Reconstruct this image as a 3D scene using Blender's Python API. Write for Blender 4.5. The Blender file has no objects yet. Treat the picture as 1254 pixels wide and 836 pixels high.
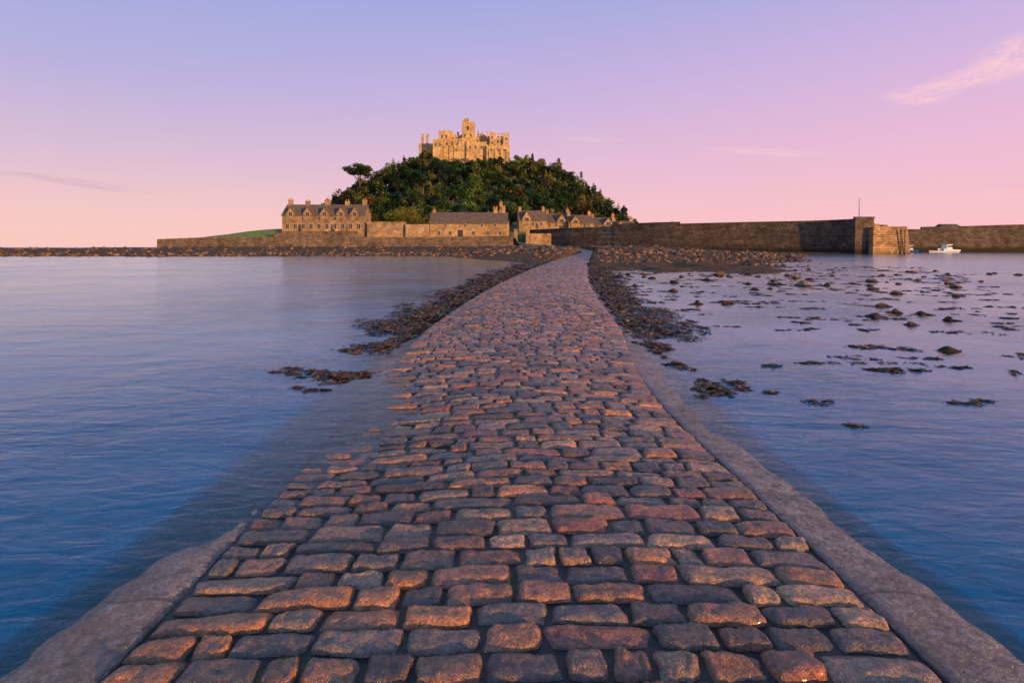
import bpy, math, random
import numpy as np
from mathutils import Vector
random.seed(7); rng=np.random.default_rng(11)
S=bpy.context.scene
S.view_settings.view_transform='Standard'; S.view_settings.look='None'; S.view_settings.exposure=0
WL=-0.07   # water level

# ---------------------------------------------------------------- noise
_perm=rng.random((512,512))
def vnoise(x,y):
    x=np.asarray(x,float); y=np.asarray(y,float)
    xi=np.floor(x).astype(int); yi=np.floor(y).astype(int)
    fx=x-xi; fy=y-yi
    fx=fx*fx*(3-2*fx); fy=fy*fy*(3-2*fy)
    a=_perm[xi%512,yi%512]; b=_perm[(xi+1)%512,yi%512]
    c=_perm[xi%512,(yi+1)%512]; d=_perm[(xi+1)%512,(yi+1)%512]
    return ((a*(1-fx)+b*fx)*(1-fy)+(c*(1-fx)+d*fx)*fy)*2-1
def fbm(x,y,o=4):
    r=0;a=1;t=0
    for i in range(o):
        r=r+a*vnoise(x*2**i+17.3*i,y*2**i+5.1*i); t+=a; a*=.5
    return r/t
def sstep(a,b,x):
    t=np.clip((np.asarray(x,float)-a)/(b-a),0,1); return t*t*(3-2*t)

# ---------------------------------------------------------------- helpers
def link(o,parent=None):
    S.collection.objects.link(o)
    if parent: o.parent=parent
    return o
def empty(name,loc=(0,0,0),rz=0):
    e=bpy.data.objects.new(name,None); e.location=loc; e.rotation_euler=(0,0,rz); e.empty_display_size=.5
    return link(e)
def npmesh(name,V,F,mats,smooth=False,col=None,midx=None,parent=None):
    V=np.asarray(V,np.float32); F=np.asarray(F,np.int32)
    me=bpy.data.meshes.new(name); k=F.shape[1]; m=len(F)
    me.vertices.add(len(V)); me.vertices.foreach_set('co',V.ravel())
    me.loops.add(m*k); me.loops.foreach_set('vertex_index',F.ravel())
    me.polygons.add(m); me.polygons.foreach_set('loop_start',np.arange(0,m*k,k,dtype=np.int32))
    if smooth: me.polygons.foreach_set('use_smooth',np.ones(m,bool))
    for mt in (mats if isinstance(mats,list) else [mats]): me.materials.append(mt)
    if midx is not None: me.polygons.foreach_set('material_index',np.asarray(midx,np.int32))
    me.update(calc_edges=True)
    if col is not None:
        at=me.attributes.new('tint','FLOAT_COLOR','POINT')
        c=np.ones((len(V),4),np.float32); c[:,:3]=col; at.data.foreach_set('color',c.ravel())
    o=bpy.data.objects.new(name,me); return link(o,parent)
def gridfaces(nr,nc):
    i=np.arange(nr-1)[:,None]*nc+np.arange(nc-1)[None,:]
    i=i.ravel(); return np.stack([i,i+1,i+nc+1,i+nc],1)

class Part:
    def __init__(s): s.v=[]; s.f=[]
    def box(s,x0,x1,y0,y1,z0,z1,tx=0,ty=0):
        b=len(s.v)
        s.v+=[(x0,y0,z0),(x1,y0,z0),(x1,y1,z0),(x0,y1,z0),(x0+tx,y0+ty,z1),(x1-tx,y0+ty,z1),(x1-tx,y1-ty,z1),(x0+tx,y1-ty,z1)]
        s.f+=[(b+3,b+2,b+1,b),(b+4,b+5,b+6,b+7),(b,b+1,b+5,b+4),(b+1,b+2,b+6,b+5),(b+2,b+3,b+7,b+6),(b+3,b,b+4,b+7)]
    def poly(s,prof,a0,a1,axis='x'):
        b=len(s.v); n=len(prof)
        for a in (a0,a1):
            for h,z in prof: s.v.append((a,h,z) if axis=='x' else (h,a,z))
        for i in range(n):
            j=(i+1)%n; s.f.append((b+i,b+j,b+n+j,b+n+i))
        s.f.append(tuple(b+i for i in range(n))[::-1]); s.f.append(tuple(b+n+i for i in range(n)))
    def cyl(s,cx,cy,r0,r1,z0,z1,n=10):
        b=len(s.v)
        for z,r in ((z0,r0),(z1,r1)):
            for i in range(n):
                a=2*math.pi*i/n; s.v.append((cx+r*math.cos(a),cy+r*math.sin(a),z))
        for i in range(n):
            j=(i+1)%n; s.f.append((b+i,b+j,b+n+j,b+n+i))
        s.f.append(tuple(b+i for i in range(n))[::-1]); s.f.append(tuple(b+n+i for i in range(n)))
    def make(s,name,mat,parent=None,smooth=False):
        me=bpy.data.meshes.new(name); me.from_pydata(s.v,[],s.f); me.materials.append(mat)
        import bmesh
        bm=bmesh.new(); bm.from_mesh(me); bmesh.ops.recalc_face_normals(bm,faces=bm.faces); bm.to_mesh(me); bm.free()
        me.update()
        if smooth:
            for p in me.polygons: p.use_smooth=True
        return link(bpy.data.objects.new(name,me),parent)

# ---------------------------------------------------------------- materials
class M:
    def __init__(s,name):
        s.m=bpy.data.materials.new(name); s.m.use_nodes=True; s.nt=s.m.node_tree
        s.b=s.nt.nodes['Principled BSDF']; s.out=s.nt.nodes['Material Output']
    def n(s,t,**k):
        x=s.nt.nodes.new(t)
        for a,v in k.items(): setattr(x,a,v)
        return x
    def l(s,a,b): s.nt.links.new(a,b)
    def noise(s,scale,detail=5,rough=.6,vec=None,dist=0):
        x=s.n('ShaderNodeTexNoise'); x.inputs['Scale'].default_value=scale; x.inputs['Detail'].default_value=detail
        x.inputs['Roughness'].default_value=rough; x.inputs['Distortion'].default_value=dist
        if vec is not None: s.l(vec,x.inputs['Vector'])
        return x.outputs['Fac']
    def ramp(s,fac,stops,interp='LINEAR'):
        r=s.n('ShaderNodeValToRGB'); r.color_ramp.interpolation=interp; e=r.color_ramp.elements
        while len(e)<len(stops): e.new(.5)
        for i,(p,c) in enumerate(stops):
            e[i].position=p; e[i].color=(*(c if hasattr(c,'__len__') else (c,c,c)),1)
        s.l(fac,r.inputs['Fac']); return r.outputs['Color']
    def mix(s,f,a,b,mode='MIX'):
        x=s.n('ShaderNodeMix',data_type='RGBA',blend_type=mode)
        for sock,v in ((x.inputs[0],f),(x.inputs[6],a),(x.inputs[7],b)):
            if isinstance(v,(int,float)): sock.default_value=v
            elif isinstance(v,tuple): sock.default_value=(*v,1)
            else: s.l(v,sock)
        return x.outputs[2]
    def math(s,op,a,b=0,clamp=False):
        x=s.n('ShaderNodeMath',operation=op,use_clamp=clamp)
        for i,v in enumerate((a,b)):
            if isinstance(v,(int,float)): x.inputs[i].default_value=v
            else: s.l(v,x.inputs[i])
        return x.outputs[0]
    def mr(s,v,a,b,c=0,d=1):
        x=s.n('ShaderNodeMapRange'); s.l(v,x.inputs[0])
        for i,q in enumerate((a,b,c,d)): x.inputs[i+1].default_value=q
        return x.outputs[0]
    def pos(s): return s.n('ShaderNodeNewGeometry').outputs['Position']
    def sep(s,v):
        x=s.n('ShaderNodeSeparateXYZ'); s.l(v,x.inputs[0]); return x.outputs
    def bump(s,h,st=.5,d=.02,nrm=None):
        x=s.n('ShaderNodeBump'); x.inputs['Strength'].default_value=st; x.inputs['Distance'].default_value=d
        s.l(h,x.inputs['Height'])
        if nrm is not None: s.l(nrm,x.inputs['Normal'])
        return x.outputs[0]
    def set(s,col=None,rough=None,nrm=None,spec=None):
        for k,v in (('Base Color',col),('Roughness',rough),('Normal',nrm),('Specular IOR Level',spec)):
            if v is None: continue
            if isinstance(v,(int,float)): s.b.inputs[k].default_value=v
            elif isinstance(v,tuple): s.b.inputs[k].default_value=(*v,1)
            else: s.l(v,s.b.inputs[k])
        return s.m

def stone_wall(name,c1,c2,bw=.9,bh=.4,mort=(.09,.08,.07),tide=None,var=1.0):
    m=M(name); p=m.pos(); x=m.sep(p)
    c=m.n('ShaderNodeCombineXYZ'); m.l(m.math('ADD',x[0],x[1]),c.inputs[0]); m.l(x[2],c.inputs[1])
    b=m.n('ShaderNodeTexBrick'); m.l(c.outputs[0],b.inputs['Vector'])
    b.inputs['Color1'].default_value=(*c1,1); b.inputs['Color2'].default_value=(*c2,1); b.inputs['Mortar'].default_value=(*mort,1)
    b.inputs['Scale'].default_value=1; b.inputs['Brick Width'].default_value=bw; b.inputs['Row Height'].default_value=bh
    b.inputs['Mortar Size'].default_value=.035; b.offset=.45; b.inputs['Mortar Smooth'].default_value=.3
    n=m.noise(.6,6,.7,p); n2=m.noise(2.6,4,.7,p); n3=m.noise(.13,4,.6,p)
    col=m.mix(var*.8,b.outputs['Color'],m.ramp(n,[(.3,.35),(.7,1.5)]),'MULTIPLY')
    col=m.mix(.7,col,m.ramp(n2,[(.3,.5),(.65,1.25)]),'MULTIPLY')
    col=m.mix(.5,col,m.ramp(n3,[(.35,.5),(.65,1.4)]),'MULTIPLY')
    if tide is not None:
        f=m.mr(m.math('ADD',x[2],m.math('MULTIPLY',n,2.2)),tide+1.4,tide+.2)
        col=m.mix(f,col,(.035,.028,.02))
    h=m.math('ADD',b.outputs['Fac'],m.math('MULTIPLY',n2,-1.2))
    return m.set(col,.9,m.bump(h,.6,-.08),.2)

mat_house=stone_wall('granite_masonry',(.52,.36,.20),(.38,.26,.15),.7,.35)
mat_house2=stone_wall('warm_rubble_masonry',(.62,.42,.21),(.45,.30,.155),.6,.3)
mat_castle=stone_wall('castle_granite',(.76,.53,.24),(.56,.38,.17),1.3,.7,(.24,.16,.09),None,.9)
mat_seawall=stone_wall('sea_wall_granite',(.24,.18,.13),(.14,.11,.085),1.1,.5,(.05,.04,.035),tide=1.5)
mat_pier=stone_wall('pier_granite',(.17,.125,.085),(.10,.075,.055),1.3,.55,(.025,.02,.017),tide=1.8)
mat_trim=M('dressed_stone_trim').set((.46,.36,.25),.8)

m=M('slate_roof'); p=m.pos(); n=m.noise(1.2,5,.7,p)
w=m.n('ShaderNodeTexWave'); w.bands_direction='Z'; w.inputs['Scale'].default_value=1.1; w.inputs['Distortion'].default_value=1.2; m.l(p,w.inputs[0])
mat_slate=m.set(m.mix(.5,m.ramp(n,[(.25,(.07,.055,.045)),(.5,(.16,.12,.09)),(.75,(.25,.18,.115))]),m.ramp(w.outputs['Fac'],[(0,.6),(1,1.2)]),'MULTIPLY'),.75,m.bump(n,.4,.05),.2)
mat_glass=M('window_glass').set((.02,.024,.03),.08)
mat_white=M('white_paint').set((.75,.74,.72),.4)
mat_blue=M('blue_boat_paint').set((.05,.13,.3),.35)
mat_dark=M('dark_metal').set((.04,.04,.045),.5)
mat_clay=M('clay_chimney_pot').set((.4,.18,.09),.8)

# cobbles
m=M('granite_cobble'); p=m.pos(); x=m.sep(p)
at=m.n('ShaderNodeAttribute',attribute_name='tint')
n1=m.noise(9,6,.7,p); n2=m.noise(60,4,.75,p); n3=m.noise(240,2,.6,p); nb=m.noise(1.1,3,.6,p); n4=m.noise(24,5,.7,p)
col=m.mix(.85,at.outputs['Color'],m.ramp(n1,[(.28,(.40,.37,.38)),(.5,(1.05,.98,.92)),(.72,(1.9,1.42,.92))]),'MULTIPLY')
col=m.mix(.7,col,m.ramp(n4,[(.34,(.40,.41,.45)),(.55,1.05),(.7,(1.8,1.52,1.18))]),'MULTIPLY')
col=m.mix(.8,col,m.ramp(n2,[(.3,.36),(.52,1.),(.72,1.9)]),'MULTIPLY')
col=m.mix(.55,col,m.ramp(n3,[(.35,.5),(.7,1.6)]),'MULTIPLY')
wet=m.mr(x[2],-.03,-.09)
col=m.mix(m.math('MULTIPLY',wet,.3),col,(.15,.12,.065))
rg=m.ramp(m.math('ADD',m.math('MULTIPLY',n4,.5),m.math('MULTIPLY',nb,.55)),[(.40,.08),(.53,.19),(.68,.40)])
h=m.math('ADD',m.math('MULTIPLY',n1,.5),m.math('MULTIPLY',n4,.5))
h=m.math('ADD',h,m.math('MULTIPLY',n2,.26))
h=m.math('ADD',h,m.math('MULTIPLY',n3,.05))
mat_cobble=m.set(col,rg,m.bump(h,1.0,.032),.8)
m.b.inputs['Coat Weight'].default_value=.12; m.b.inputs['Coat Roughness'].default_value=.1

m=M('mortar_sand'); p=m.pos(); n=m.noise(30,5,.7,p); ng=m.noise(1.7,5,.7,p)
col=m.ramp(n,[(.3,(.008,.007,.006)),(.7,(.034,.026,.019))])
col=m.mix(m.ramp(ng,[(.56,0.),(.66,.9)]),col,(.09,.12,.015))
mat_mortar=m.set(col,.35,m.bump(n,.6,.02),.4)
m=M('worn_concrete'); p=m.pos(); x=m.sep(p); n=m.noise(3,6,.7,p); n2=m.noise(45,5,.75,p); n3=m.noise(.7,3,.6,p); n4=m.noise(14,5,.75,p)
col=m.ramp(n,[(.25,(.13,.11,.10)),(.5,(.27,.23,.205)),(.75,(.42,.36,.31))])
col=m.mix(.95,col,m.ramp(n2,[(.34,.3),(.53,1.),(.68,1.9)]),'MULTIPLY')
col=m.mix(.8,col,m.ramp(n4,[(.36,.4),(.52,1.),(.66,1.5)]),'MULTIPLY')
col=m.mix(.6,col,m.ramp(n3,[(.35,.55),(.65,1.25)]),'MULTIPLY')
fj=m.math('ABSOLUTE',m.math('SUBTRACT',m.math('FRACT',m.math('ADD',m.math('MULTIPLY',x[1],.85),m.math('MULTIPLY',n3,.5))),.5))
jt=m.mr(fj,.012,.004)
col=m.mix(m.math('MULTIPLY',jt,.85),col,(.03,.027,.022))
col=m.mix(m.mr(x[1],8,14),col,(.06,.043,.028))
col=m.mix(m.mr(x[2],-.17,-.5),col,(.03,.36,.52))  # blue water absorption painted onto the submerged concrete by depth
mat_conc=m.set(col,m.ramp(n4,[(.35,.10),(.65,.42)]),m.bump(m.math('ADD',m.math('ADD',n,m.math('MULTIPLY',n2,.5)),m.math('MULTIPLY',n4,.9)),1.0,.045),.9)

# ground / seabed
m=M('seabed_and_shore'); p=m.pos(); x=m.sep(p); n=m.noise(.5,7,.7,p); n2=m.noise(4,6,.75,p)
shore=m.ramp(n2,[(.25,(.035,.021,.011)),(.45,(.12,.065,.03)),(.6,(.24,.135,.055)),(.8,(.40,.24,.12))])
shore=m.mix(m.ramp(n,[(.42,0.),(.58,.8)]),shore,(.065,.037,.012))
bed=m.ramp(m.math('ADD',m.math('MULTIPLY',n,.65),m.math('MULTIPLY',n2,.35)),[(.32,(.004,.29,.44)),(.5,(.010,.48,.64)),(.7,(.03,.62,.74))])  # blue of light scattered in deep water, painted into the bed colour
shal=m.mix(m.ramp(n2,[(.42,0.),(.6,1.)]),(.05,.06,.04),(.14,.19,.16))
c=m.mix(m.mr(x[2],-.14,-.55),shal,bed)
c=m.mix(m.mr(x[2],-.12,-.02),c,shore)
mat_ground=m.set(c,.85,m.bump(n2,.8,.15),.2)

m=M('grass_and_rock'); p=m.pos(); n=m.noise(.12,6,.7,p); n2=m.noise(1.5,5,.7,p)
g=m.ramp(n2,[(.3,(.04,.08,.015)),(.7,(.12,.18,.035))]); r=m.ramp(n2,[(.3,(.07,.05,.035)),(.7,(.3,.22,.14))])
mat_grass=m.set(m.mix(m.ramp(n,[(.52,0.),(.62,1.)]),g,r),.95,m.bump(n2,.7,.4))
mm=M('lawn_grass'); n=mm.noise(1.2,5,.7,mm.pos()); mat_lawn=mm.set(mm.ramp(n,[(.3,(.12,.18,.02)),(.7,(.26,.32,.045))]),.95)

m=M('wet_rock'); p=m.pos(); x=m.sep(p); n=m.noise(5,6,.7,p); n2=m.noise(30,4,.7,p)
at=m.n('ShaderNodeAttribute',attribute_name='tint')
col=m.mix(.8,at.outputs['Color'],m.ramp(n,[(.3,.4),(.7,1.6)]),'MULTIPLY')
col=m.mix(m.mr(x[2],.03,-.04),col,(.035,.022,.011))
mat_rock=m.set(col,.65,m.bump(m.math('ADD',n,m.math('MULTIPLY',n2,.3)),.8,.06),.25)

m=M('seaweed_brown'); at=m.n('ShaderNodeAttribute',attribute_name='tint')
mat_weed=m.set(at.outputs['Color'],.45,None,.35)

def leaf_mat(name):
    m=M(name); at=m.n('ShaderNodeAttribute',attribute_name='tint'); p=m.pos()
    n=m.noise(.5,4,.7,p)
    col=m.mix(.8,at.outputs['Color'],m.ramp(n,[(.3,.45),(.7,1.5)]),'MULTIPLY')
    m.set(col,.7,None,.15)
    tr=m.n('ShaderNodeBsdfTranslucent'); m.l(col,tr.inputs[0])
    mx=m.n('ShaderNodeMixShader'); mx.inputs[0].default_value=.2
    m.l(m.b.outputs[0],mx.inputs[1]); m.l(tr.outputs[0],mx.inputs[2]); m.l(mx.outputs[0],m.out.inputs[0]); return m.m
mat_leaf=leaf_mat('foliage')
m=M('bark'); mat_bark=m.set(m.ramp(m.noise(3,4,.6,m.pos()),[(.3,(.06,.04,.03)),(.7,(.18,.11,.07))]),.9)

# water
m=M('sea_water'); p=m.pos(); nt=m.nt; nt.nodes.remove(m.b)
mp=m.n('ShaderNodeMapping'); m.l(p,mp.inputs[0]); mp.inputs['Scale'].default_value=(.6,1.5,1); mp.inputs['Rotation'].default_value=(0,0,.5)
w1=m.noise(1.1,3,.5,mp.outputs[0],.5); w2=m.noise(6.0,4,.55,mp.outputs[0],.7); w3=m.noise(.16,3,.5,p)
amp=m.mr(w3,.40,.62,.35,1.2)
hh=m.math('MULTIPLY',m.math('ADD',m.math('MULTIPLY',w1,.55),m.math('MULTIPLY',w2,.19)),amp)
nrm=m.bump(hh,1.0,.078)
fr=m.n('ShaderNodeFresnel'); fr.inputs['IOR'].default_value=1.33; m.l(nrm,fr.inputs['Normal'])
gl=m.n('ShaderNodeBsdfGlossy'); gl.inputs['Roughness'].default_value=.14; gl.inputs['Color'].default_value=(.86,1,1,1); m.l(nrm,gl.inputs['Normal'])
tr=m.n('ShaderNodeBsdfTransparent'); tr.inputs[0].default_value=(.90,.96,.97,1)
mx=m.n('ShaderNodeMixShader'); m.l(fr.outputs[0],mx.inputs[0]); m.l(tr.outputs[0],mx.inputs[1]); m.l(gl.outputs[0],mx.inputs[2]); m.l(mx.outputs[0],m.out.inputs[0])
mat_water=m.m

# ---------------------------------------------------------------- causeway centreline
ctrl=[(.05,-14),(.05,-6),(.04,0),(.03,3.2),(-.03,5.6),(.03,7.6),(.25,11.4),(1.25,23),(3.6,42),(6.6,62),(10.6,88),(14.4,111),(16.8,125),(16.2,140),(12,156),(4,174),(-1,184)]
def catmull(P,n=60):
    P=[np.array(q,float) for q in P]; out=[]
    Q=[2*P[0]-P[1]]+P+[2*P[-1]-P[-2]]
    for i in range(1,len(Q)-2):
        for k in range(n):
            t=k/n
            out.append(.5*((2*Q[i])+(-Q[i-1]+Q[i+1])*t+(2*Q[i-1]-5*Q[i]+4*Q[i+1]-Q[i+2])*t*t+(-Q[i-1]+3*Q[i]-3*Q[i+1]+Q[i+2])*t**3))
    out.append(P[-1]); return np.array(out)
CL=catmull(ctrl); seg=np.linalg.norm(np.diff(CL,axis=0),axis=1); SL=np.concatenate([[0],np.cumsum(seg)]); LTOT=SL[-1]
TG=np.gradient(CL,axis=0); TG/=np.linalg.norm(TG,axis=1)[:,None]
def frame(s,t):
    x=np.interp(s,SL,CL[:,0]); y=np.interp(s,SL,CL[:,1]); tx=np.interp(s,SL,TG[:,0]); ty=np.interp(s,SL,TG[:,1])
    return x+ty*t, y-tx*t
def pathz(s,t):
    y=np.interp(s,SL,CL[:,1])
    base=np.interp(y,[-20,7,15,60,100,125,140,156,175,190],[0,0,.07,.13,.2,.35,1.0,1.8,2.7,3.4])
    z=base-.045*(t/1.9)**2+.012*vnoise(s*.6,t*.8+9)
    z=z-.062*np.exp(-((y-5.6)/2.1)**2)*sstep(.1,-1.4,t)-.03*np.exp(-((y-5.2)/2.0)**2)*sstep(1.2,1.9,t)
    return z
OWF=lambda y: np.interp(y,[6.5,11],[1.60,1.9])   # half width that carries cobbles
causeway=empty('cobblestone_causeway')
ss=[0.0]
while ss[-1]<LTOT-.5:
    y=np.interp(ss[-1],SL,CL[:,1]); ss.append(ss[-1]+max(.06,.012*abs(y)))
ss=np.array(ss)
tb=np.array([-1.63,-1.2,-.8,-.4,0,.4,.8,1.2,1.63])
A,B=np.meshgrid(ss,tb,indexing='ij'); X,Y=frame(A,B); Z=pathz(A,B)-.019+.005*vnoise(A*9,B*9)
npmesh('mortar_bed',np.stack([X,Y,Z],-1).reshape(-1,3),gridfaces(len(ss),len(tb)),mat_mortar,True,parent=causeway)
for sg,nm in ((-1,'kerb_left'),(1,'kerb_right')):
    tb=np.array([1.60,1.605,1.64,1.72,1.80,1.88,1.94,2.0,2.05,2.12,2.3,2.8,3.4]); dz=np.array([-.1,-.012,-.002,.0,-.001,-.003,-.008,-.018,-.04,-.085,-.17,-.5,-1.0])
    A,B=np.meshgrid(ss,tb,indexing='ij'); D=np.broadcast_to(dz,A.shape)
    wob=.05*vnoise(A*.9+sg*7,A*0+3)+.03*vnoise(A*4,A*0+sg*5)+.014*vnoise(A*13,B*3)
    Bw=(B+np.where(B>1.66,wob,0))*sg
    X,Y=frame(A,Bw); Z=pathz(A,np.clip(Bw,-2,2))+D+.016*fbm(A*3,B*4,4)-.035*sstep(7,11,np.interp(A,SL,CL[:,1]))
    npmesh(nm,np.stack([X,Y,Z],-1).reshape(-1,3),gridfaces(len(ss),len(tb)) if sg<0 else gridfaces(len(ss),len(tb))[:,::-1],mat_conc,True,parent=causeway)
# stones
pal=np.array([1.28,1.10,.95])*np.array([(.25,.145,.09),(.32,.175,.09),(.20,.125,.085),(.12,.10,.09),(.21,.165,.125),(.36,.19,.09),(.085,.076,.073),(.28,.21,.15),(.34,.24,.155),(.25,.115,.075),(.15,.13,.115),(.18,.16,.145),(.27,.15,.085),(.10,.088,.08)])
VV=[];FF=[];CC=[];nv=0
s=.2; row=0
while s<LTOT-1:
    yy=np.interp(s,SL,CL[:,1]); ad=abs(yy); HW=float(OWF(yy))
    dep=random.uniform(.115,.19)
    if ad>40: dep*=1.4
    if yy<1: k=(7,5)
    elif ad<6: k=(23,15)
    elif ad<12: k=(13,9)
    elif ad<30: k=(9,6)
    elif ad<60: k=(6,5)
    else: k=(4,4)
    ws=[]
    while sum(ws)<2*HW: ws.append(random.choice([random.uniform(.16,.26),random.uniform(.24,.36),random.uniform(.32,.52)]))
    ws=np.array(ws)*(2*HW/sum(ws)); ed=np.concatenate([[0],np.cumsum(ws)])-HW
    for j in range(len(ws)):
        a0,a1=ed[j],ed[j+1]; g=random.uniform(.005,.012)
        gu=np.linspace(-1,1,k[0]); gv=np.linspace(-1,1,k[1])
        gu=np.sign(gu)*np.abs(gu)**.6; gv=np.sign(gv)*np.abs(gv)**.68
        U,Vv=np.meshgrid(gu,gv,indexing='ij')
        hw=(a1-a0)/2-g; hd=dep/2-random.uniform(.003,.009)
        c=random.uniform(.01,.08); c2=random.uniform(.03,.14)
        sk=random.uniform(-.14,.14); tp=random.uniform(-.07,.07)
        lu=U*hw*(1-c*np.abs(Vv)**5)*(1+tp*Vv); lv=Vv*hd*(1-c2*np.abs(U)**6)*(1+random.uniform(-.12,.12)*U)
        o=random.random()*200
        lu=lu+.008*vnoise(U*1.7+o,Vv*1.7+o)+sk*lv; lv=lv+.008*vnoise(U*2.2+o+50,Vv*1.2+o)
        ct=(a0+a1)/2; cs=s+dep/2
        T=ct+lu; SS=cs+lv
        SS=SS+.035*vnoise(T*.9+3,np.full_like(T,s*.35))+.012*vnoise(T*3,SS*0+s*1.1)
        H=random.uniform(.024,.038)
        pu=random.uniform(6,13); pv=random.uniform(3.6,7)
        prof=(1-np.clip(np.abs(U),0,1)**pu)**.6*(1-np.clip(np.abs(Vv),0,1)**pv)**.6
        z=prof*H-.025+random.uniform(-.007,.007)
        z=z+prof*(random.uniform(-.01,.01)*U+random.uniform(-.007,.010)*Vv+.008*fbm(U*1.6+o,Vv*1.2+o,3)+.0045*vnoise(U*5+o,Vv*2.5+o)+.0025*vnoise(U*11+o,Vv*5+o))
        X,Y=frame(SS,T); Z=pathz(SS,T)+z
        VV.append(np.stack([X,Y,Z],-1).reshape(-1,3)); FF.append(gridfaces(*k)[:,::-1]+nv); nv+=k[0]*k[1]
        cc=pal[random.randrange(len(pal))]*random.uniform(.65,1.2)
        CC.append(np.tile(cc,(k[0]*k[1],1)))
    s+=dep; row+=1
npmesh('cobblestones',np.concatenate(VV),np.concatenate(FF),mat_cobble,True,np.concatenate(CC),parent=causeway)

# ---------------------------------------------------------------- ground and water sheets
yy=np.concatenate([np.array([-3000,-1000,-300,-120,-60,-30,-20]),np.arange(-14,30,.25),np.arange(30,70,.5),np.arange(70,200,1.0),np.array([210,230,260,300,400,600,1000,2000,4000,8000])])
xx=np.concatenate([-np.array([6000,3000,1500,800,500,400,340]),np.arange(-300,-60,3),np.arange(-60,-15,.9),np.arange(-15,20,.25),np.arange(20,60,.8),np.arange(60,140,3),np.array([160,200,300,500,800,1500,3000,6000])])
clx=lambda y: np.interp(y,CL[:-1,1],CL[:-1,0])
def groundz(x,y):
    ys=np.interp(x,[-400,-200,-100,-60,-10,-2,4,10,20,31,42,48,60,80,90,120],[150,118,100,97,93,72,54,52,55,64,82,96,124,132,500,500])
    ys=ys+9*fbm(x*.07,y*.03+4,3)*np.where(y>30,1,.0)
    d=y-ys
    z=np.where(d<0,np.maximum(-.95,d*.03-.07),-.07+np.minimum(d*.022,1.75))
    z=z+sstep(10,60,y)*sstep(-10,3,d)*np.where(z<1.75,1,0)*.17*fbm(x*.5,y*.3,4)
    z=z+np.where(y<60,.12*fbm(x*.4+5,y*.4,4),0)
    sh=sstep(3,6,x)*sstep(8,14,y)*(1-sstep(45,60,y))*(1-sstep(14,34,x))
    z=np.maximum(z,-.95)+sh*(.44+.32*fbm(x*.55,y*.45,4))*.8
    dc=np.abs(x-clx(y))
    wd_=np.interp(y,[10,20,40,60],[2.1,2.5,3.1,3.8])
    sho=sstep(8.5,15,y)*(1-sstep(wd_-.5,wd_+1.2,dc-.8*fbm(x*.5,y*.3,2)))
    z=np.where(sho>0,np.maximum(z,(-.8)+sho*(.72+.14*fbm(x*1.1,y*.6,3))),z)
    z=np.where(dc<1.8,np.minimum(z,np.interp(y,[0,100,125,140,156,190],[-.4,-.2,0,.6,1.3,2.5])),z)
    z=np.where(x>86,-3,z)
    z=np.where(y>210,-3,z); z=np.where(y<-20,-1,z)
    z=np.where((x<-105)&(y>165),np.minimum(z,1.5-(y-165)*.05),z)
    return z
X,Y=np.meshgrid(xx,yy,indexing='xy'); Z=groundz(X,Y)
npmesh('ground',np.stack([X,Y,Z],-1).reshape(-1,3),gridfaces(len(yy),len(xx)),mat_ground,True)
npmesh('sea_water',[(-9000,-4000,WL),(9000,-4000,WL),(9000,14000,WL),(-9000,14000,WL)],[(0,1,2,3)],mat_water)

# ---------------------------------------------------------------- rocks
import bmesh
def ico(sub):
    bm=bmesh.new(); bmesh.ops.create_icosphere(bm,subdivisions=sub,radius=1)
    V=np.array([v.co[:] for v in bm.verts]); F=np.array([[v.index for v in f.verts] for f in bm.faces]); bm.free(); return V,F
I2=ico(2); I3=ico(4); I1=ico(1)
def rockshape(base,o):
    V,F=base
    n=fbm(V[:,0]*1.1+o,V[:,1]*1.1+V[:,2]*1.7+o,4)+.35*vnoise(V[:,2]*2+o,V[:,0]*2-o)
    V=V*(1+.42*n)[:,None]
    for q in range(7):
        d=np.array([math.sin(o*3+q*2.1),math.cos(o*2+q*1.7),.2+.6*math.sin(q+o)]); d/=np.linalg.norm(d)
        pr=V@d; ex=np.clip(pr-.6,0,None); V=V-ex[:,None]*d*.85
    return V,F
def scatter_rocks(name,pts,base,tints,smooth=True):
    VV=[];FF=[];CC=[];nv=0
    vars_=[rockshape(base,i*7.7+1) for i in range(8)]
    for (x,y,z,w) in pts:
        V,F=vars_[random.randrange(8)]; a=random.random()*6.28
        R=np.array([[math.cos(a),-math.sin(a),0],[math.sin(a),math.cos(a),0],[0,0,1]])
        P=(V*np.array([.58,.58*random.uniform(.55,.95),random.uniform(.24,.36)])*w)@R.T+np.array([x,y,z])
        VV.append(P);FF.append(F+nv);nv+=len(V)
        c=np.array(random.choice(tints))*random.uniform(.7,1.3); CC.append(np.tile(c,(len(V),1)))
    return npmesh(name,np.concatenate(VV),np.concatenate(FF),mat_rock,smooth,np.concatenate(CC))
T1=[(.20,.12,.06),(.12,.075,.042),(.26,.155,.075),(.065,.045,.03)]
rk=[(6.0,21.2,.45),(5.4,16.6,.45),(6.3,16.6,.36),(10.5,25.3,.5),(9.4,22,.42),(12.4,24.2,.9),(11.6,25,.6),(10.3,15.9,.38),(8.6,13.5,.38),(9.7,14.4,.36),(10.1,14,.36),(8.5,12.1,.3),(9.9,12.9,.38),(7.0,9.1,.34),(9.6,28,.5),(7.4,26,.5),(15,30,.8),(17,27,.6),(12,33,.8),(5.2,24,.4),(13.5,20,.4),(14.8,19,.35),(8,34,.6)]
for i in range(110):
    x=random.uniform(4,30); y=random.uniform(17,58); rk.append((x,y,random.uniform(.15,.5)))
scatter_rocks('scattered_rocks',[(x,y,WL-.03*w,w) for x,y,w in rk],I3,T1)
pts=[]
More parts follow.
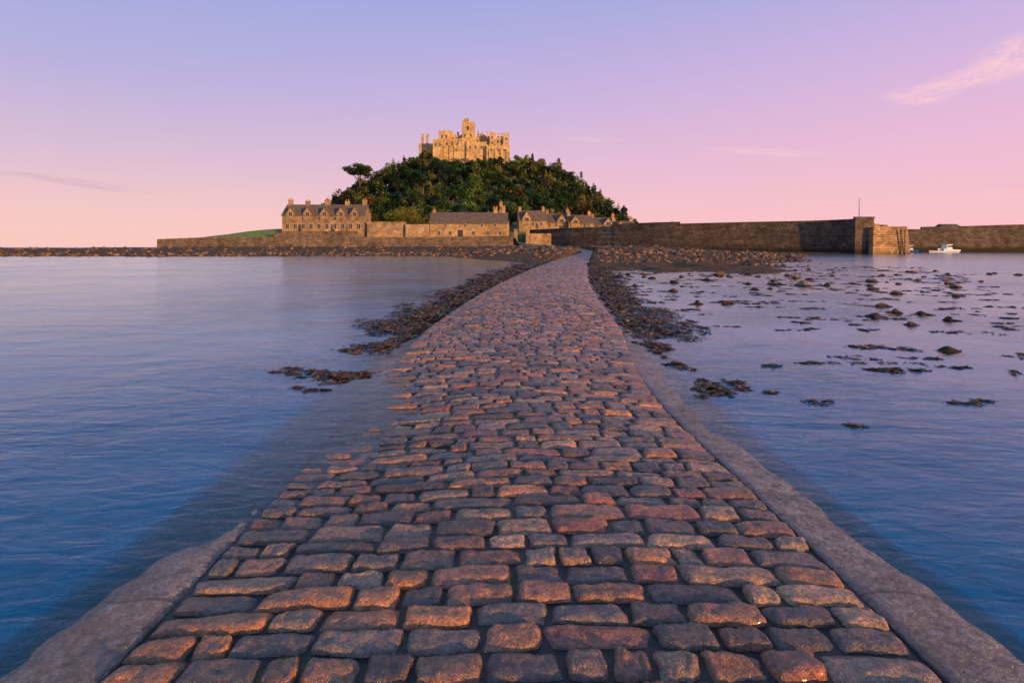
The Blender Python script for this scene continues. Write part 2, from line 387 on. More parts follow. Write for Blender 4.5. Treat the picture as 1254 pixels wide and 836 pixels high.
while len(pts)<7500:
    x=random.uniform(-210,62); y=random.uniform(44,164)
    r_=random.random()
    if r_>.6: y=random.uniform(86,115)
    elif r_>.25: x=random.uniform(3,55); y=random.uniform(46,110)
    z=float(groundz(np.array([x]),np.array([y]))[0])
    if z<-.16 or abs(x-float(clx(y)))<2.6: continue
    w=random.choice([.2,.3,.5,.8,1.2])*random.uniform(.6,1.2)*(1 if y>80 else .55)
    pts.append((x,y,z+.01*w,w))
scatter_rocks('foreshore_rocks',pts,I1,T1+[(.28,.15,.06),(.05,.035,.022)],False)
pts=[]
for i in range(800):
    y=12+abs(random.gauss(0,24)); 
    sd=random.choice([-1,-1,1]); x=float(clx(y))+sd*(2.05+abs(random.gauss(0,.45))*min(2.0,y/20+.3))
    z=float(groundz(np.array([x]),np.array([y]))[0]); 
    pts.append((x,y,max(z,WL-.06),random.uniform(.08,.32)))
scatter_rocks('causeway_edge_stones',pts,I2,[(.045,.028,.015),(.08,.048,.024),(.13,.078,.04)])

# ---------------------------------------------------------------- seaweed
def weed(clumps):
    VV=[];CC=[]
    for (cx,cy,rx,ry,n,hz) in clumps:
        k=max(3,int(n/30)); sx=rng.normal(0,.55,k)*rx; sy=rng.normal(0,.55,k)*ry
        idx=rng.integers(0,k,n)
        px=cx+sx[idx]+rng.normal(0,.16,n)*rx; py=cy+sy[idx]+rng.normal(0,.16,n)*ry
        r=np.sqrt(((px-cx)/rx)**2+((py-cy)/ry)**2)
        z=WL+.004+hz*np.clip(1-r,0,1)*rng.random(n)
        L=rng.uniform(.015,.06,n)*(1+cy*.04); W=L*rng.uniform(.2,.45,n); a=rng.random(n)*6.28
        d=np.stack([np.cos(a),np.sin(a),rng.normal(0,.13,n)],1); q=np.stack([-np.sin(a),np.cos(a),rng.normal(0,.3,n)],1)
        c=np.stack([px,py,z],1)
        quad=np.stack([c-d*L[:,None],c-q*W[:,None],c+d*L[:,None],c+q*W[:,None]],1)
        VV.append(quad.reshape(-1,3))
        t=np.array([(.07,.036,.010),(.14,.07,.017),(.035,.021,.009),(.24,.12,.028)])[rng.integers(0,4,n)]
        CC.append(np.repeat(t,4,0))
    V=np.concatenate(VV); F=np.arange(len(V)).reshape(-1,4)
    npmesh('seaweed',V,F,mat_weed,False,np.concatenate(CC))
cl=[(-2.25,7.3,.30,.25,900,.05),(-2.65,7.5,.3,.2,260,.02),(-3.0,7.7,.25,.2,140,.01),(-2.35,6.7,.2,.15,110,.01),(-2.15,9.5,.4,.5,1100,.06),(-1.95,10.4,.3,.5,600,.05),(-2.6,9.2,.3,.2,180,.01),
    (2.35,6.6,.2,.25,620,.04),(2.6,6.9,.28,.25,240,.02),(2.95,6.5,.15,.12,60,.01),(2.4,9.5,.25,.4,600,.05),(5.2,7.7,.28,.12,350,.04),(2.5,12.1,.4,.6,700,.06),(2.3,8.1,.15,.3,200,.03),(2.6,10.8,.3,.4,350,.04),
    (4.9,6.1,.3,.2,110,.01),(3.4,6.2,.25,.12,50,.01),(3.0,5.3,.2,.1,40,.01),(6.2,7.9,.2,.1,60,.01),(-3.9,3.6,.07,.05,22,.0),(4.4,8.2,.3,.15,80,.01),(3.6,8.0,.25,.2,90,.01),(6.0,9.4,.3,.2,90,.01)]
for i in range(260):
    y=11+abs(random.gauss(0,18)); sd=random.choice([-1,-1,1]); x=float(clx(y))+sd*(2.15+abs(random.gauss(0,.35))*min(2.6,.7+y/25))
    cl.append((x,y,.35+y*.014,.6+y*.03,300,.09+y*.002))
for i in range(330):
    y=random.uniform(7.5,48); x=random.uniform(2.6+y*.08,6+y*.6)
    cl.append((x,y,random.uniform(.1,.4)*(1+y*.03),random.uniform(.06,.2)*(1+y*.04),random.randint(15,90),.015))
for (x,y,w) in rk[:23]: cl.append((x,y,w*.7,w*.5,70,.03))
weed(cl)

# ---------------------------------------------------------------- island terrain
HY=348.
def hillz(x,y):
    sc=np.clip(y/HY,.55,1.1)      # the island tapers toward the harbour
    g=np.interp(x/sc,[-126,-120,-112,-102,-92,-85,-78,-68,-61,-54,-45,-35,0,8,14,27,36,46,56,66,74,82,95],[-3,3,17,27,33,35,38,42,46,50,51,51,50,46,43,41,36,29,21,12,3,0,-3])
    k=np.interp(y,[190,215,240,280,320,338,372,420,470],[.03,.12,.26,.57,.90,1,1,.45,0])
    hx=g*k+sstep(8,20,g*k)*(2.2*fbm(x*.06,y*.06,4)+.9*fbm(x*.25,y*.25,3))
    pl=np.interp(y,[170,190,215,300,460,480],[4.1,5.6,8,10,6,-3])*1.0
    lt=sstep(-112,-88,x-.1*(y-170)); pl=pl*lt-3*(1-lt)
    pl=np.where((x>1)&(y<197),-3+0*x,pl)
    pl=np.where(x>62,-3,pl)
    return np.maximum(hx,pl)
def hz1(x,y): return float(hillz(np.array([float(x)]),np.array([float(y)]))[0])
hx_=np.arange(-140,102,1.5); hy_=np.concatenate([[169.6],np.arange(170.5,485,1.5)])
X,Y=np.meshgrid(hx_,hy_,indexing='xy'); Z=hillz(X,Y)
npmesh('island_hill',np.stack([X,Y,Z],-1).reshape(-1,3),gridfaces(len(hy_),len(hx_)),mat_grass,True)
lx=np.linspace(-104,-69.5,30); ly=np.linspace(169.4,186,12); X,Y=np.meshgrid(lx,ly,indexing='xy')
Z=3.9+sstep(-106,-72,X)*3.1*sstep(168,182,Y)+.3*sstep(-106,-90,X)+.15*fbm(X*.3,Y*.3)
npmesh('lawn',np.stack([X,Y,Z],-1).reshape(-1,3),gridfaces(12,30),mat_lawn,True)

# ---------------------------------------------------------------- trees
def limb(P,a,b,r0,r1,n=6):
    a=np.array(a,float); b=np.array(b,float); d=b-a; d/=np.linalg.norm(d)
    u=np.cross(d,[.3,.9,.1]); u/=np.linalg.norm(u); w=np.cross(d,u)
    bI=len(P.v)
    for c,r in ((a,r0),(b,r1)):
        for i in range(n):
            t=6.283*i/n; q=c+r*(math.cos(t)*u+math.sin(t)*w); P.v.append(tuple(q))
    for i in range(n):
        j=(i+1)%n; P.f.append((bI+i,bI+j,bI+n+j,bI+n+i))
def crown(x,y,z,R,Hc,nleaf,tint,leaf=.6,nc=14,flat=1.0,cone=0):
    c=rng.normal(size=(nc,3)); c/=np.linalg.norm(c,axis=1)[:,None]; c*=rng.uniform(.35,.95,nc)[:,None]
    c[:,2]=c[:,2]*flat
    if cone: c[:,:2]*=(1-.42*(c[:,2:3]+1))*1.25
    cr=rng.uniform(.22,.42,nc)*(1 if not cone else .75)
    i=rng.integers(0,nc,nleaf)
    d=rng.normal(size=(nleaf,3)); d/=np.linalg.norm(d,axis=1)[:,None]
    q=c[i]+d*cr[i][:,None]*rng.uniform(.6,1.05,nleaf)[:,None]
    pos=q*np.array([R,R,Hc])+np.array([x,y,z])
    nrm=d*.9+rng.normal(size=(nleaf,3))*.4+np.array([0,0,.2]); nrm/=np.linalg.norm(nrm,axis=1)[:,None]
    u=np.cross(nrm,rng.normal(size=(nleaf,3))); u/=np.linalg.norm(u,axis=1)[:,None]; w=np.cross(nrm,u)
    s=leaf*rng.uniform(.5,1.2,nleaf)[:,None]
    quad=np.stack([pos-u*s,pos-w*s*.6,pos+u*s,pos+w*s*.6],1).reshape(-1,3)
    ct=rng.uniform(.45,1.7,nc)*(.75+.55*np.clip(c[:,2],-1,1))  # random clump tone; crown tops painted lighter, undersides darker, as if lit from above
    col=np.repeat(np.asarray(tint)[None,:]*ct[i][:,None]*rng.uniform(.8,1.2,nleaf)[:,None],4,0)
    return quad,col
tints=[(.022,.052,.013),(.038,.08,.018),(.016,.036,.012),(.085,.11,.022),(.12,.10,.025),(.03,.07,.015),(.075,.13,.02),(.013,.03,.010),(.15,.16,.03)]
def woods(name,pts,nl=(420,620)):
    VV=[];CC=[];tr=Part()
    for (x,y,z,R,H) in pts:
        t=random.choice(tints); cone=H>12 and R<4
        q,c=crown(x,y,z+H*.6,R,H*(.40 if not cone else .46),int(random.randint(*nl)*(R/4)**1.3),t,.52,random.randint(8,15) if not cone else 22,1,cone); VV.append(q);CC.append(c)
        limb(tr,(x,y,z-1),(x+random.uniform(-.5,.5),y,z+H*.6),.4,.2,5)
        for k in range(2): limb(tr,(x,y,z+H*.35),(x+random.uniform(-1,1)*R*.6,y+random.uniform(-1,1)*R*.5,z+H*.7),.2,.08,4)
    e=empty(name)
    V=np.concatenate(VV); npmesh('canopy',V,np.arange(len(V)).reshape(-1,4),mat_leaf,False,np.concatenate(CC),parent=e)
    tr.make('trunks',mat_bark,e)
pts=[]; tries=0
while len(pts)<330 and tries<60000:
    tries+=1
    x=random.uniform(-118,84); y=random.uniform(208,362)
    z=hz1(x,y)
    if z<9.5: continue
    if -52<x<4 and y>322: continue
    if (x+81)**2+(y-302)**2<16: continue
    R=random.uniform(2.4,6.8)
    if any((x-p[0])**2+(y-p[1])**2<(.64*(R+p[3]))**2 for p in pts): continue
    H=random.uniform(5.5,12.5)*(.7+R*.07)
    if random.random()<.10: R=random.uniform(2.4,3.4); H=random.uniform(12.5,15.5)
    if y>300 and -56<x<6: H=min(H,6.5)
    pts.append((x,y,z,R,H))
woods('hillside_woodland',pts)
pts=[]
for x in np.arange(-50,4,3.4):
    y=random.uniform(321,327); pts.append((x+random.uniform(-1,1),y,hz1(x,y)-1,random.uniform(2.0,3.2),random.uniform(3.5,6.5)))
for x in np.arange(-68,-46,3.4): 
    y=random.uniform(334,350); pts.append((x,y,hz1(x,y)-.5,random.uniform(2.8,4.4),random.uniform(8,13)))
for x in (-102,-95,-89,-83,-77,-72): 
    y=random.uniform(325,340); pts.append((x,y,hz1(x,y)-.5,random.uniform(3.4,5.2),random.uniform(7,10)))
for x in (3,9,15,22,28,34,41): pts.append((x,346,hz1(x,346),random.uniform(2.8,4.8),random.uniform(8,13)))
woods('hilltop_trees',pts)

def tree(name,x,y,z,R,H,tint,n=1500,flat=1,hc=.35,leaf=.4,nc=24,trunk=.35):
    e=empty(name,(x,y,z)); zc=H*(1-hc)
    q,c=crown(0,0,zc,R,H*hc,n,tint,leaf,nc,flat)
    npmesh('crown',q,np.arange(len(q)).reshape(-1,4),mat_leaf,False,c,parent=e)
    P=Part(); limb(P,(0,0,-1),(.2,0,zc*.7),trunk,trunk*.6,8)
    for k in range(7):
        a=k*.9+random.random(); limb(P,(.2,0,zc*random.uniform(.5,.7)),(math.cos(a)*R*.6,math.sin(a)*R*.6,zc+random.uniform(-.1,.25)*H*hc),trunk*.45,.07,5)
    P.make('trunk_and_limbs',mat_bark,e)
zt=hz1(-81,302)
tree('umbrella_pine_tree',-81,302,zt,8.4,46.0-zt,(.035,.065,.018),4600,.8,.17,.45,36,.5)
tree('pine_tree',-96,300,hz1(-96,300),5.4,13,(.04,.06,.02),1900,.9,.25,.42,20,.35)
tree('pine_tree',-91,290,hz1(-91,290),4.6,12,(.05,.07,.02),1500,.9,.3,.42,20,.35)
tree('broadleaf_tree',-37,200,6,7.4,9.8,(.22,.22,.035),4600,1,.48,.34,44,.4)
tree('broadleaf_tree',-47,203,6,4.5,8.5,(.1,.12,.03),2600,1,.45,.34,28,.35)
tree('broadleaf_tree',-28,208,7,4,8,(.08,.1,.03),2200,1,.45,.34,28,.35)
tree('broadleaf_tree',-1,214,8,4.2,10,(.06,.09,.025),2200,1,.45,.34,28,.35)
tree('broadleaf_tree',-56,212,7.5,4.2,11,(.05,.08,.025),2200,1,.42,.34,28,.35)

# ---------------------------------------------------------------- houses
def windows(wins,pane,frm,y=0,mull=True):
    for (cx,cz,w,h) in wins:
        pane.box(cx-w/2,cx+w/2,y-.04,y+.05,cz-h/2,cz+h/2)
        t=.14
        frm.box(cx-w/2-t,cx-w/2,y-.12,y+.05,cz-h/2-t,cz+h/2+t); frm.box(cx+w/2,cx+w/2+t,y-.12,y+.05,cz-h/2-t,cz+h/2+t)
        frm.box(cx-w/2,cx+w/2,y-.12,y+.05,cz+h/2,cz+h/2+t); frm.box(cx-w/2,cx+w/2,y-.16,y+.05,cz-h/2-t,cz-h/2)
        if mull: frm.box(cx-.04,cx+.04,y-.07,y+.04,cz-h/2,cz+h/2)
def roofprof(h0,h1,ze,zr,o=.35,th=.22):
    hm=(h0+h1)/2; sl=(zr-ze)/(hm-h0); e=ze-o*sl
    return [(h0-o,e),(hm,zr),(h1+o,e),(h1+o,e-th),(hm,zr-th*1.2),(h0-o,e-th)]
def house(name,loc,rz,w,d,he,hr,wins,chim,gables=(),mat=None,doors=(),roofmat=None):
    mat=mat or mat_house; e=empty(name,loc,rz)
    W=Part(); W.poly([(0,-2),(d,-2),(d,he),(d/2,he+hr-.3),(0,he)],-w/2,w/2)
    R=Part(); pr=roofprof(0,d,he+.02,he+hr)
    hm=d/2
    for half in ([pr[0],pr[1],pr[4],pr[5]],[pr[1],pr[2],pr[3],pr[4]]): R.poly(half,-w/2-.25,w/2+.25)
    pane=Part();frm=Part(); windows(wins,pane,frm)
    for (cx,gw,gh) in gables:
        W.poly([(cx-gw/2,he-1.6),(cx+gw/2,he-1.6),(cx+gw/2,he+.25),(cx,he+gh-.25),(cx-gw/2,he+.25)],-.32,hm,'y')
        gp=roofprof(cx-gw/2,cx+gw/2,he+.3,he+gh,.25,.16)
        for half in ([gp[0],gp[1],gp[4],gp[5]],[gp[1],gp[2],gp[3],gp[4]]): R.poly(half,-.5,hm,'y')
        windows([(cx,he+.1,gw*.36,1.25)],pane,frm,-.32)
    C=Part();Pt=Part()
    for (cx,cy,cw,ch) in chim:
        zt=he+hr+ch
        C.box(cx-cw/2,cx+cw/2,cy-.45,cy+.45,he,zt); C.box(cx-cw/2-.12,cx+cw/2+.12,cy-.57,cy+.57,zt,zt+.22)
        for k in range(max(2,int(cw/.5))):
            px=cx-cw/2+.3+k*(cw-.6)/max(1,int(cw/.5)-1); Pt.cyl(px,cy,.15,.11,zt+.22,zt+.85,7)
    D=Part()
    for (cx,dw,dh) in doors: D.box(cx-dw/2,cx+dw/2,-.07,.05,0,dh)
    W.make('walls',mat,e);R.make('roof',roofmat or mat_slate,e)
    if chim: C.make('chimneys',mat,e);Pt.make('chimney_pots',mat_clay,e)
    pane.make('window_panes',mat_glass,e);frm.make('window_surrounds',mat_trim,e)
    if doors: D.make('doors',mat_dark,e)
    return e
w=25.0; wn=[]
for i in range(10):
    cx=-w/2+1.6+i*(w-3.2)/9; wn.append((cx,1.5,1.0,1.5)); 
    if i%2==0: wn.append((cx,3.9,.9,1.1))
house('stone_terrace_house',(-57.8,174,6.3),0,w,9,5.1,3.4,wn,[(-11.6,4.5,1.3,1.2),(-6.2,4.5,1.3,.8),(0,4.5,1.8,1.0),(6.2,4.5,1.3,.8),(11.6,4.5,1.3,1.2)],
      [(-9.8,2.9,2.6),(-4.6,2.9,2.6),(.6,2.9,2.6),(5.6,2.9,2.6),(9.8,2.9,2.6)],mat_house,[(-7,1,2),(3,1,2)])
w=23.5; wn=[(-9,1.4,.8,1.1),(-5.6,1.4,.8,1.1),(1.5,1.4,.8,1.1),(6,1.4,.8,1.1),(9.6,1.4,.8,1.1),(-7,3.7,.7,.8),(-1,3.7,.7,.8),(4,3.7,.7,.8),(8,3.7,.7,.8)]
house('stone_boathouse',(-13.2,173,4.3),0,w,9,4.7,3.3,wn,[(8,4.5,1.3,1.2),(10.6,4.5,1.1,1.5),(-11,4.5,1,.4)],(),mat_house2,[(-2.5,1.6,2.4)])
house('gate_lodge',(-1.0,186,5.5),math.radians(90),9,5,4.6,4.2,[(0,2,.8,1.1)],[(-3.6,2.5,.9,1.3),(3.6,2.5,.9,1.0)],(),mat_house2)
bx=[(7.5,204,8.0,10,3.2,3.6,.1),(16.5,208,8,9,2.8,3.3,-.1),(25,206,8,9,2.4,2.9,.08),(33.5,208,7.8,9,2.0,2.7,-.05),(41,206,7.2,8,1.6,2.4,.1)]
for i,(x,y,z,w,he,hr,rz) in enumerate(bx):
    wn=[(-w*.3,he*.55,.8,1.1),(0,he*.55,.8,1.1),(w*.3,he*.55,.8,1.1)]
    house('cottage',(x,y,z),rz,w,8,he,hr,wn,[(-w/2+.7,4,1.1,.7),(w/2-.7,4,1.0,.9)],[(w*(.2 if i%2 else -.22),3.6,hr*.9)],mat_house2,[(w*.15,.9,1.9)])
house('harbour_shed',(52,196,5.2),.15,12,7,2.2,1.8,[(-4,1.4,.8,1),(0,1.4,.8,1),(4,1.4,.8,1)],[(5,3.5,1,.6)],(),mat_house2)

# ---------------------------------------------------------------- walls
def wallrun(name,pts,mat,thick=2.2,batter=.6):
    P=[np.array(q,float) for q in pts]; V=[];F=[]
    prof=[(0,0,0),(batter,1,-.5),(batter-.08,1,-.5),(batter-.08,1,-.28),(batter,1,-.28),(batter,1,0),(batter+.6,1,0),(batter+.6,1,-.9),(thick+batter,1,-.9),(thick+batter+.3,0,0)]
    N=[]
    for i,q in enumerate(P):
        a=P[max(0,i-1)];b=P[min(len(P)-1,i+1)]; d=(b-a)[:2]; d/=np.linalg.norm(d); N.append(np.array([-d[1],d[0]]))
    k=len(prof)
    for q,n in zip(P,N):
        for (o,tb,dz) in prof:
            z=(q[3] if tb else q[2]-1.5)+dz; V.append((q[0]+n[0]*o,q[1]+n[1]*o,z))
    for i in range(len(P)-1):
        for j in range(k-1):
            a=i*k+j; F.append((a,a+k,a+k+1,a+1))
    me=bpy.data.meshes.new(name); F+=[tuple(range(k)),tuple(range((len(P)-1)*k,len(P)*k))[::-1]]
    me.from_pydata(V,[],F); me.materials.append(mat)
    bm=bmesh.new(); bm.from_mesh(me); bmesh.ops.recalc_face_normals(bm,faces=bm.faces); bm.to_mesh(me); bm.free()
    return link(bpy.data.objects.new(name,me))
wallrun('sea_wall',[(-105,168,1.3,3.8),(-95,167.6,1.4,4.2),(-70.4,167.6,1.6,4.5)],mat_seawall,1.5,.3)
wallrun('terrace_wall',[(-70.3,167.4,1.6,6.1),(-45.6,167.4,1.7,6.1)],mat_seawall,1.6,.4)
wallrun('sea_wall',[(-45.5,167.8,1.6,4.4),(-22,167.6,1.7,4.5),(0.4,167.8,2.,4.7)],mat_seawall,1.5,.3)
wallrun('garden_wall',[(-44.2,173.5,4.2,9.2),(-32.4,173.5,4.2,9.2)],mat_house,.8,.1)
wallrun('garden_wall',[(-32.3,172.5,4.2,8.4),(-25.1,172.5,4.2,8.4)],mat_house,.8,.1)
P=Part()
P.box(.6,1.7,171.5,172.7,1.6,6.6); P.box(4.2,5.3,171.5,172.7,1.6,6.6)
P.box(.45,1.85,171.35,172.85,6.6,6.9); P.box(4.05,5.45,171.35,172.85,6.6,6.9)
P.box(5.5,12,174,175,2,5.6)
P.make('gate_pillars',mat_house2)
wallrun('harbour_wall',[(4.5,192,3.4,7.3),(18,178,2.4,7.5),(29,169,1.7,7.7),(30,168,1.7,8.3),(40,160.5,1.2,8.5),(46,157,.8,8.5),(46.1,156.9,.8,8.0),(62,148.5,.2,8.1),(74,142,-.2,8.1),(82,137.3,-.4,8.3)],mat_pier,5,1.0)
mat_pier_sunlit=stone_wall('pier_granite_sunlit',(.56,.34,.15),(.36,.22,.11),1.3,.55,(.06,.045,.03),tide=.3)  # lit copy of the pier granite: warm sunlight painted into the stone colour
e=empty('pier_head')
P=Part(); P.box(80.8,86.2,134.2,144.5,-2,8.25,.5,.5); P.box(81.1,85.9,134.6,135.2,8.25,8.7); P.make('round_end_masonry',mat_pier,e)
P=Part(); P.box(84,93,132.4,143,-2,5.7,.5,.6); P.box(84.6,92.4,133,133.7,5.7,6.3); P.make('lower_masonry',mat_pier_sunlit,e)
P=Part(); P.box(86.6,88.6,137,139.4,5.7,7.1); P.box(89.4,90.5,137,138.5,5.7,6.9); P.make('bollard_huts',mat_house2,e)
P=Part()
for zz in range(8): P.box(90.6,91.4,132.25,132.5,.3+zz*.62,.4+zz*.62)
P.box(90.5,90.6,132.2,132.5,-.5,5.6); P.box(91.4,91.5,132.2,132.5,-.5,5.6); P.make('ladder',mat_dark,e)
P=Part(); P.cyl(83.3,136.5,.09,.05,8.3,13.4,8); P.cyl(83.3,136.5,.16,.16,8.3,8.7,8); P.make('flagpole',mat_dark)
wallrun('far_pier',[(118,172,-1,6.9),(124,171.6,-1,6.9),(124.1,171.6,-1,7.6),(136,170.5,-1,7.8),(150,169,-1,8.2),(185,166,-1,8.4),(260,160,-1,8.4)],mat_pier,6,.8)
house('pier_store',(137,177,6.5),.0,5,4,1.4,.8,[(0,1,.6,.7)],[],(),mat_pier)

# ---------------------------------------------------------------- castle
cas=empty('castle')
W=Part(); PN=Part(); FR=Part(); RF=Part()
def blk(x0,x1,y0,y1,z0,z1,cr=True,m=.8,ch=.75):
    W.box(x0,x1,y0,y1,z0,z1)
    W.box(x0-.15,x1+.15,y0-.15,y1+.15,z1-.9,z1-.65)
    if cr:
        for (a,b,c,d,al) in ((x0,x1,y0-.03,y0+.5,0),(x0,x1,y1-.5,y1+.03,0),(x0-.03,x0+.5,y0+.6,y1-.6,1),(x1-.5,x1+.03,y0+.6,y1-.6,1)):
            L=(b-a) if al==0 else (d-c); n=max(2,int(L/(2*m))); st=L/(n-.4)
            for i in range(n):
                if al==0: W.box(a+i*st,a+i*st+st*.6,c,d,z1,z1+ch)
                else: W.box(a,b,c+i*st,c+i*st+st*.6,z1,z1+ch)
def wn(lst,y): windows(lst,PN,FR,y)
Y0=338
blk(-43.8,-37.0,Y0+2,Y0+13,46,70.2); wn([(-41.8,67.2,.9,1.9),(-39.2,67.2,.9,1.9)],Y0+2)
blk(-36.9,-30.1,Y0+6,Y0+14,46,68.6); wn([(-35.6,66.6,.9,1.8),(-33.5,66.6,.9,1.8),(-31.5,66.6,.9,1.8)],Y0+6)
blk(-30.0,-22.8,Y0+3,Y0+12,46,76.0); wn([(-26.4,72.6,1.3,2.4),(-28.3,68.2,.9,1.5),(-24.6,68.2,.9,1.5)],Y0+3)
blk(-29.3,-26.6,Y0+7,Y0+10,75.5,78.8,True,.5)
blk(-22.7,-13.6,Y0+6,Y0+15,46,67.6); wn([(-20.8,65.4,.9,1.6),(-18.2,65.4,.9,1.6),(-15.6,65.4,.9,1.6)],Y0+6)
blk(-13.5,-2.6,Y0+1,Y0+13,44,66.4); wn([(-8.4,64,1,1.9),(-6.4,64,1,1.9)],Y0+1)
blk(-13.2,-10.2,Y0-.8,Y0+4,44,69.2,True,.5)
blk(-5.2,-1.9,Y0-.6,Y0+4,44,68.3,True,.5); wn([(-11.7,66.2,.7,1.4),(-11.7,63,.7,1.4)],Y0-.8); wn([(-3.5,65.4,.7,1.4)],Y0-.6)
blk(-46.5,-40.5,Y0-4,Y0+1.9,44,64.2); wn([(-44.8,61.4,.9,1.7),(-42.2,61.4,.9,1.7)],Y0-4)
blk(-40.4,-30.1,Y0-1,Y0+1.8,44,65.0); blk(-30.05,-27,Y0-1.2,Y0+2.6,44,65.3,True,.5)
wn([(-38.6,62.4,1,1.7),(-35.4,62.4,1,1.7),(-32.2,62.4,1,1.7),(-37,58.8,.9,1.4),(-33,58.8,.9,1.4)],Y0-1)
blk(-26.9,-15,Y0-2.5,Y0+2.9,44,62.8); wn([(-24.6,60.2,.9,1.6),(-21.4,60.2,.9,1.6),(-18,60.2,.9,1.6)],Y0-2.5)
blk(-14.9,-1.4,Y0-5,Y0-.9,42,60.4,True); wn([(-12,58,.9,1.4),(-8,58,.9,1.4),(-4.5,58,.9,1.4)],Y0-5)
W.poly([(-22.2,67.6),(-14.4,67.6),(-18.3,71.0)],Y0+8,Y0+13.5,'y')
W.poly([(-43,70.2),(-38,70.2),(-40.5,72.4)],Y0+5,Y0+11,'y')
for (x,y,z0,z1) in ((-36.4,Y0+8,68,71.8),(-33,Y0+9,68,71.0),(-20.8,Y0+12,67,72),(-15.2,Y0+12,67,72),(-8.2,Y0+8,66,70.2),(-6.4,Y0+8,66,69.8)):
    W.box(x-.5,x+.5,y-.5,y+.5,z0,z1); W.box(x-.65,x+.65,y-.65,y+.65,z1,z1+.3)
W.box(-56,-47,Y0+4,Y0+9,44,63.5)
for x in (-54.2,-51.2): W.box(x-.65,x+.65,Y0+5,Y0+7,60,69.0); W.box(x-.85,x+.85,Y0+4.8,Y0+7.2,69,69.4); W.cyl(x,Y0+6,.25,.2,69.4,70.4,6)
for x in (-40,-36.9,-34): W.box(x-.3,x+.3,Y0-1.6,Y0-1.02,46,61.2)
for x in (-13.2,-9.8,-6.4,-3): W.box(x-.3,x+.3,Y0-5.6,Y0-5.02,43,58.6)
W.make('walls_and_towers',mat_castle,cas); PN.make('window_panes',mat_glass,cas); FR.make('window_surrounds',mat_trim,cas)
pts=[]
for i in range(80):
    x=random.uniform(-50,4); y=random.uniform(327,335); pts.append((x,y,hz1(x,y)+1.0,random.uniform(3,6.5)))
scatter_rocks('castle_crag',pts,I2,[(.34,.23,.14),(.2,.14,.09)],False)

# ---------------------------------------------------------------- boats
def boat(name,loc,rz,L,B,H,hullmat,cabin=True):
    e=empty(name,loc,rz); ns=13; V=[];F=[]
    for i in range(ns):
        t=i/(ns-1); x=(t-.5)*L
        b=B/2*(1-max(0,(t-.45)/.55)**2.4)*(.82+.18*min(1,t*4)); sh=H*(.75+.35*t*t); kz=-.35*(1-t**4)
        b=max(b,.02)
        for (yy,zz) in ((-b,sh),(-b*.92,sh*.45),(-b*.55,0.0),(0,kz),(b*.55,0.0),(b*.92,sh*.45),(b,sh)): V.append((x+ (.25*zz if t>.9 else 0),yy,zz))
    for i in range(ns-1):
        for j in range(6): a=i*7+j; F.append((a,a+1,a+8,a+7))
    F.append(tuple(range(7)))
    for i in range(ns-1): a=i*7; F.append((a,a+7,a+13,a+6))
    me=bpy.data.meshes.new('hull'); me.from_pydata(V,[],F); me.materials.append(hullmat)
    bm=bmesh.new(); bm.from_mesh(me); bmesh.ops.recalc_face_normals(bm,faces=bm.faces); bm.to_mesh(me); bm.free()
    link(bpy.data.objects.new('hull',me),e)
    if cabin:
        P=Part(); P.box(-.12*L,.2*L,-B*.3,B*.3,H*.75,H+1.1,.25,.12); P.box(-.15*L,.17*L,-B*.33,B*.33,H+1.1,H+1.2); P.make('wheelhouse',mat_white,e)
        P=Part(); P.box(-.09*L,.02*L,-B*.315,B*.315,H+.45,H+.9); P.box(.05*L,.15*L,-B*.315,B*.315,H+.4,H+.85); P.make('cabin_windows',mat_glass,e)
        P=Part(); P.cyl(0,0,.04,.03,H+1.2,H+3.2,6)
        for k in range(5): P.cyl(.26*L+k*.05*L,-B*.25*(1-k*.15),.025,.025,H*.9,H*.9+.7,5)
        P.make('mast_and_rails',mat_dark,e)
    else:
        P=Part(); P.box(-.3*L,-.2*L,-B*.4,B*.4,H*.72,H*.85); P.box(.0*L,.08*L,-B*.42,B*.42,H*.78,H*.9); P.box(-.53*L,-.49*L,-.2,.2,.1,H+.5); P.make('thwarts_and_outboard',mat_dark,e)
boat('motor_boat',(121,158,WL),math.radians(200),7.5,2.5,1.1,mat_white)
boat('motor_boat',(112.6,161,WL),math.radians(170),5.2,2.0,.85,mat_blue)
boat('rowing_boat',(116.3,156,WL),math.radians(185),4,1.6,.6,mat_white,False)

# ---------------------------------------------------------------- sky
SUN_EL=6.5; SUN_AZ=136.0   # azimuth clockwise from +Y
wd=bpy.data.worlds.new('World'); S.world=wd; wd.use_nodes=True; nt=wd.node_tree
class WM(M):
    def __init__(s,nt): s.nt=nt
w=WM(nt); bg=nt.nodes['Background']
tc=w.n('ShaderNodeTexCoord').outputs['Generated']; x=w.sep(tc)
left=w.ramp(x[2],[(0,(1.0,.60,.55)),(.05,(.93,.57,.58)),(.13,(.73,.51,.66)),(.25,(.50,.44,.74)),(.38,(.36,.40,.76)),(.52,(.18,.40,.74)),(1,(.06,.19,.48))])
right=w.ramp(x[2],[(0,(1.0,.57,.57)),(.06,(.97,.54,.62)),(.15,(.88,.51,.70)),(.27,(.69,.48,.77)),(.40,(.45,.43,.78)),(.54,(.18,.40,.74)),(1,(.06,.19,.48))])
base=w.mix(w.mr(x[0],-.6,.65),left,right)
yc=w.math('MAXIMUM',x[1],.02)
cv=w.n('ShaderNodeCombineXYZ'); w.l(w.math('DIVIDE',x[0],yc),cv.inputs[0]); w.l(w.math('DIVIDE',x[2],yc),cv.inputs[1])
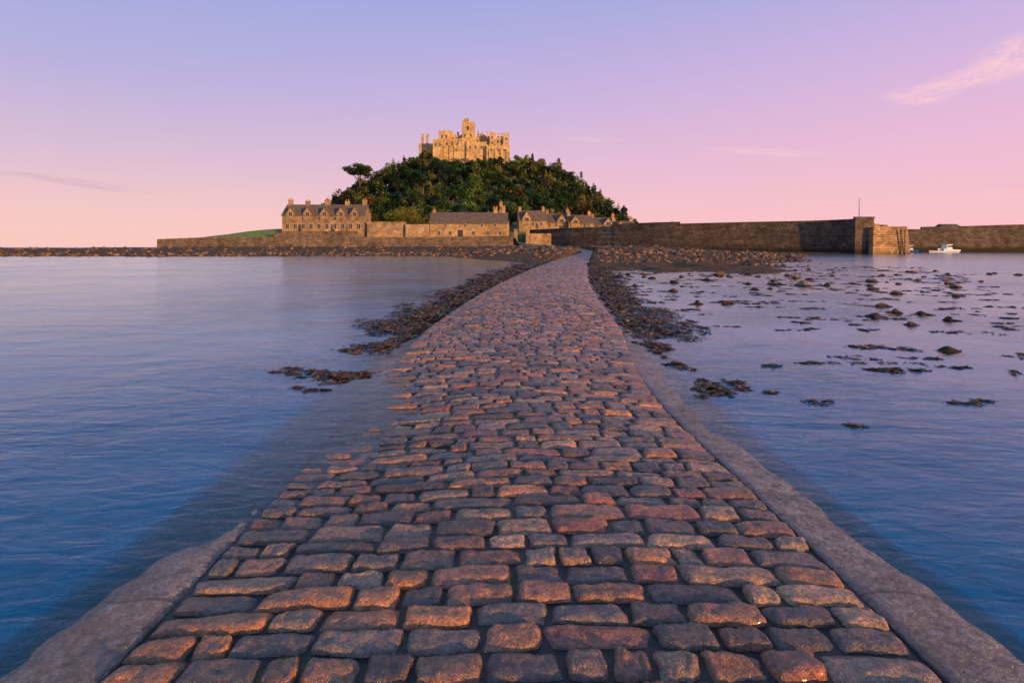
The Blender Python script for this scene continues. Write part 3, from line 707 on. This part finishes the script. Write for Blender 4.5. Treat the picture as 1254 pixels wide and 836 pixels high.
def wisp(base,u,v,ru,rv,ang,col,amt,ns=6):
    mp=w.n('ShaderNodeMapping'); mp.vector_type='TEXTURE'; w.l(cv.outputs[0],mp.inputs[0])
    mp.inputs['Location'].default_value=(u,v,0); mp.inputs['Rotation'].default_value=(0,0,ang); mp.inputs['Scale'].default_value=(ru,rv,1)
    gt=w.n('ShaderNodeTexGradient',gradient_type='SPHERICAL')
    n=w.noise(ns*.35,5,.65,mp.outputs[0],1.0)
    w.l(mp.outputs[0],gt.inputs[0])
    f=w.math('MULTIPLY',w.mr(gt.outputs['Fac'],0,.6),w.mr(n,.34,.6),True)
    f=w.math('MULTIPLY',f,amt)
    return w.mix(f,base,col)
pk=(1.0,.62,.70)
base=wisp(base,.89,.335,.11,.045,.4,pk,1.0,5)
base=wisp(base,.80,.295,.11,.022,.25,pk,.9,5)
base=wisp(base,.72,.265,.08,.022,.1,pk,.8,5)
base=wisp(base,.455,.166,.14,.008,-.05,pk,.6,5)
base=wisp(base,.14,.188,.07,.005,-.03,(.95,.62,.72),.5,5)
base=wisp(base,-.76,.112,.16,.009,-.14,(.55,.32,.45),.4,5)
base=wisp(base,-.92,.13,.1,.006,-.05,(.6,.33,.46),.35,5)
base=wisp(base,.85,.09,.25,.01,.06,(1.0,.60,.58),.5,5)
sk=w.n('ShaderNodeTexSky',sky_type='NISHITA'); sk.sun_disc=False; sk.sun_elevation=math.radians(SUN_EL); sk.sun_rotation=math.radians(SUN_AZ)
nis=w.mix(1.0,sk.outputs[0],(.012,.012,.012),'MULTIPLY')
tot=w.mix(1.0,base,nis,'ADD')
w.l(tot,bg.inputs['Color']); bg.inputs['Strength'].default_value=.93

sd=bpy.data.lights.new('sun','SUN'); sd.energy=5.0; sd.angle=math.radians(.5); sd.color=(1,.53,.18)
so=link(bpy.data.objects.new('sun',sd))
a=math.radians(SUN_AZ); el=math.radians(SUN_EL)
dv=Vector((math.sin(a)*math.cos(el),math.cos(a)*math.cos(el),math.sin(el)))
so.rotation_euler=dv.to_track_quat('Z','Y').to_euler(); so.location=dv*50

cd=bpy.data.cameras.new('camera'); co=link(bpy.data.objects.new('camera',cd)); S.camera=co
cd.lens=20; cd.sensor_width=36; cd.shift_y=-.0925; cd.clip_end=20000; cd.clip_start=.05
co.location=(0,0,1.6); co.rotation_euler=(math.radians(90),0,0)
print('stones rows',row,'verts',nv)
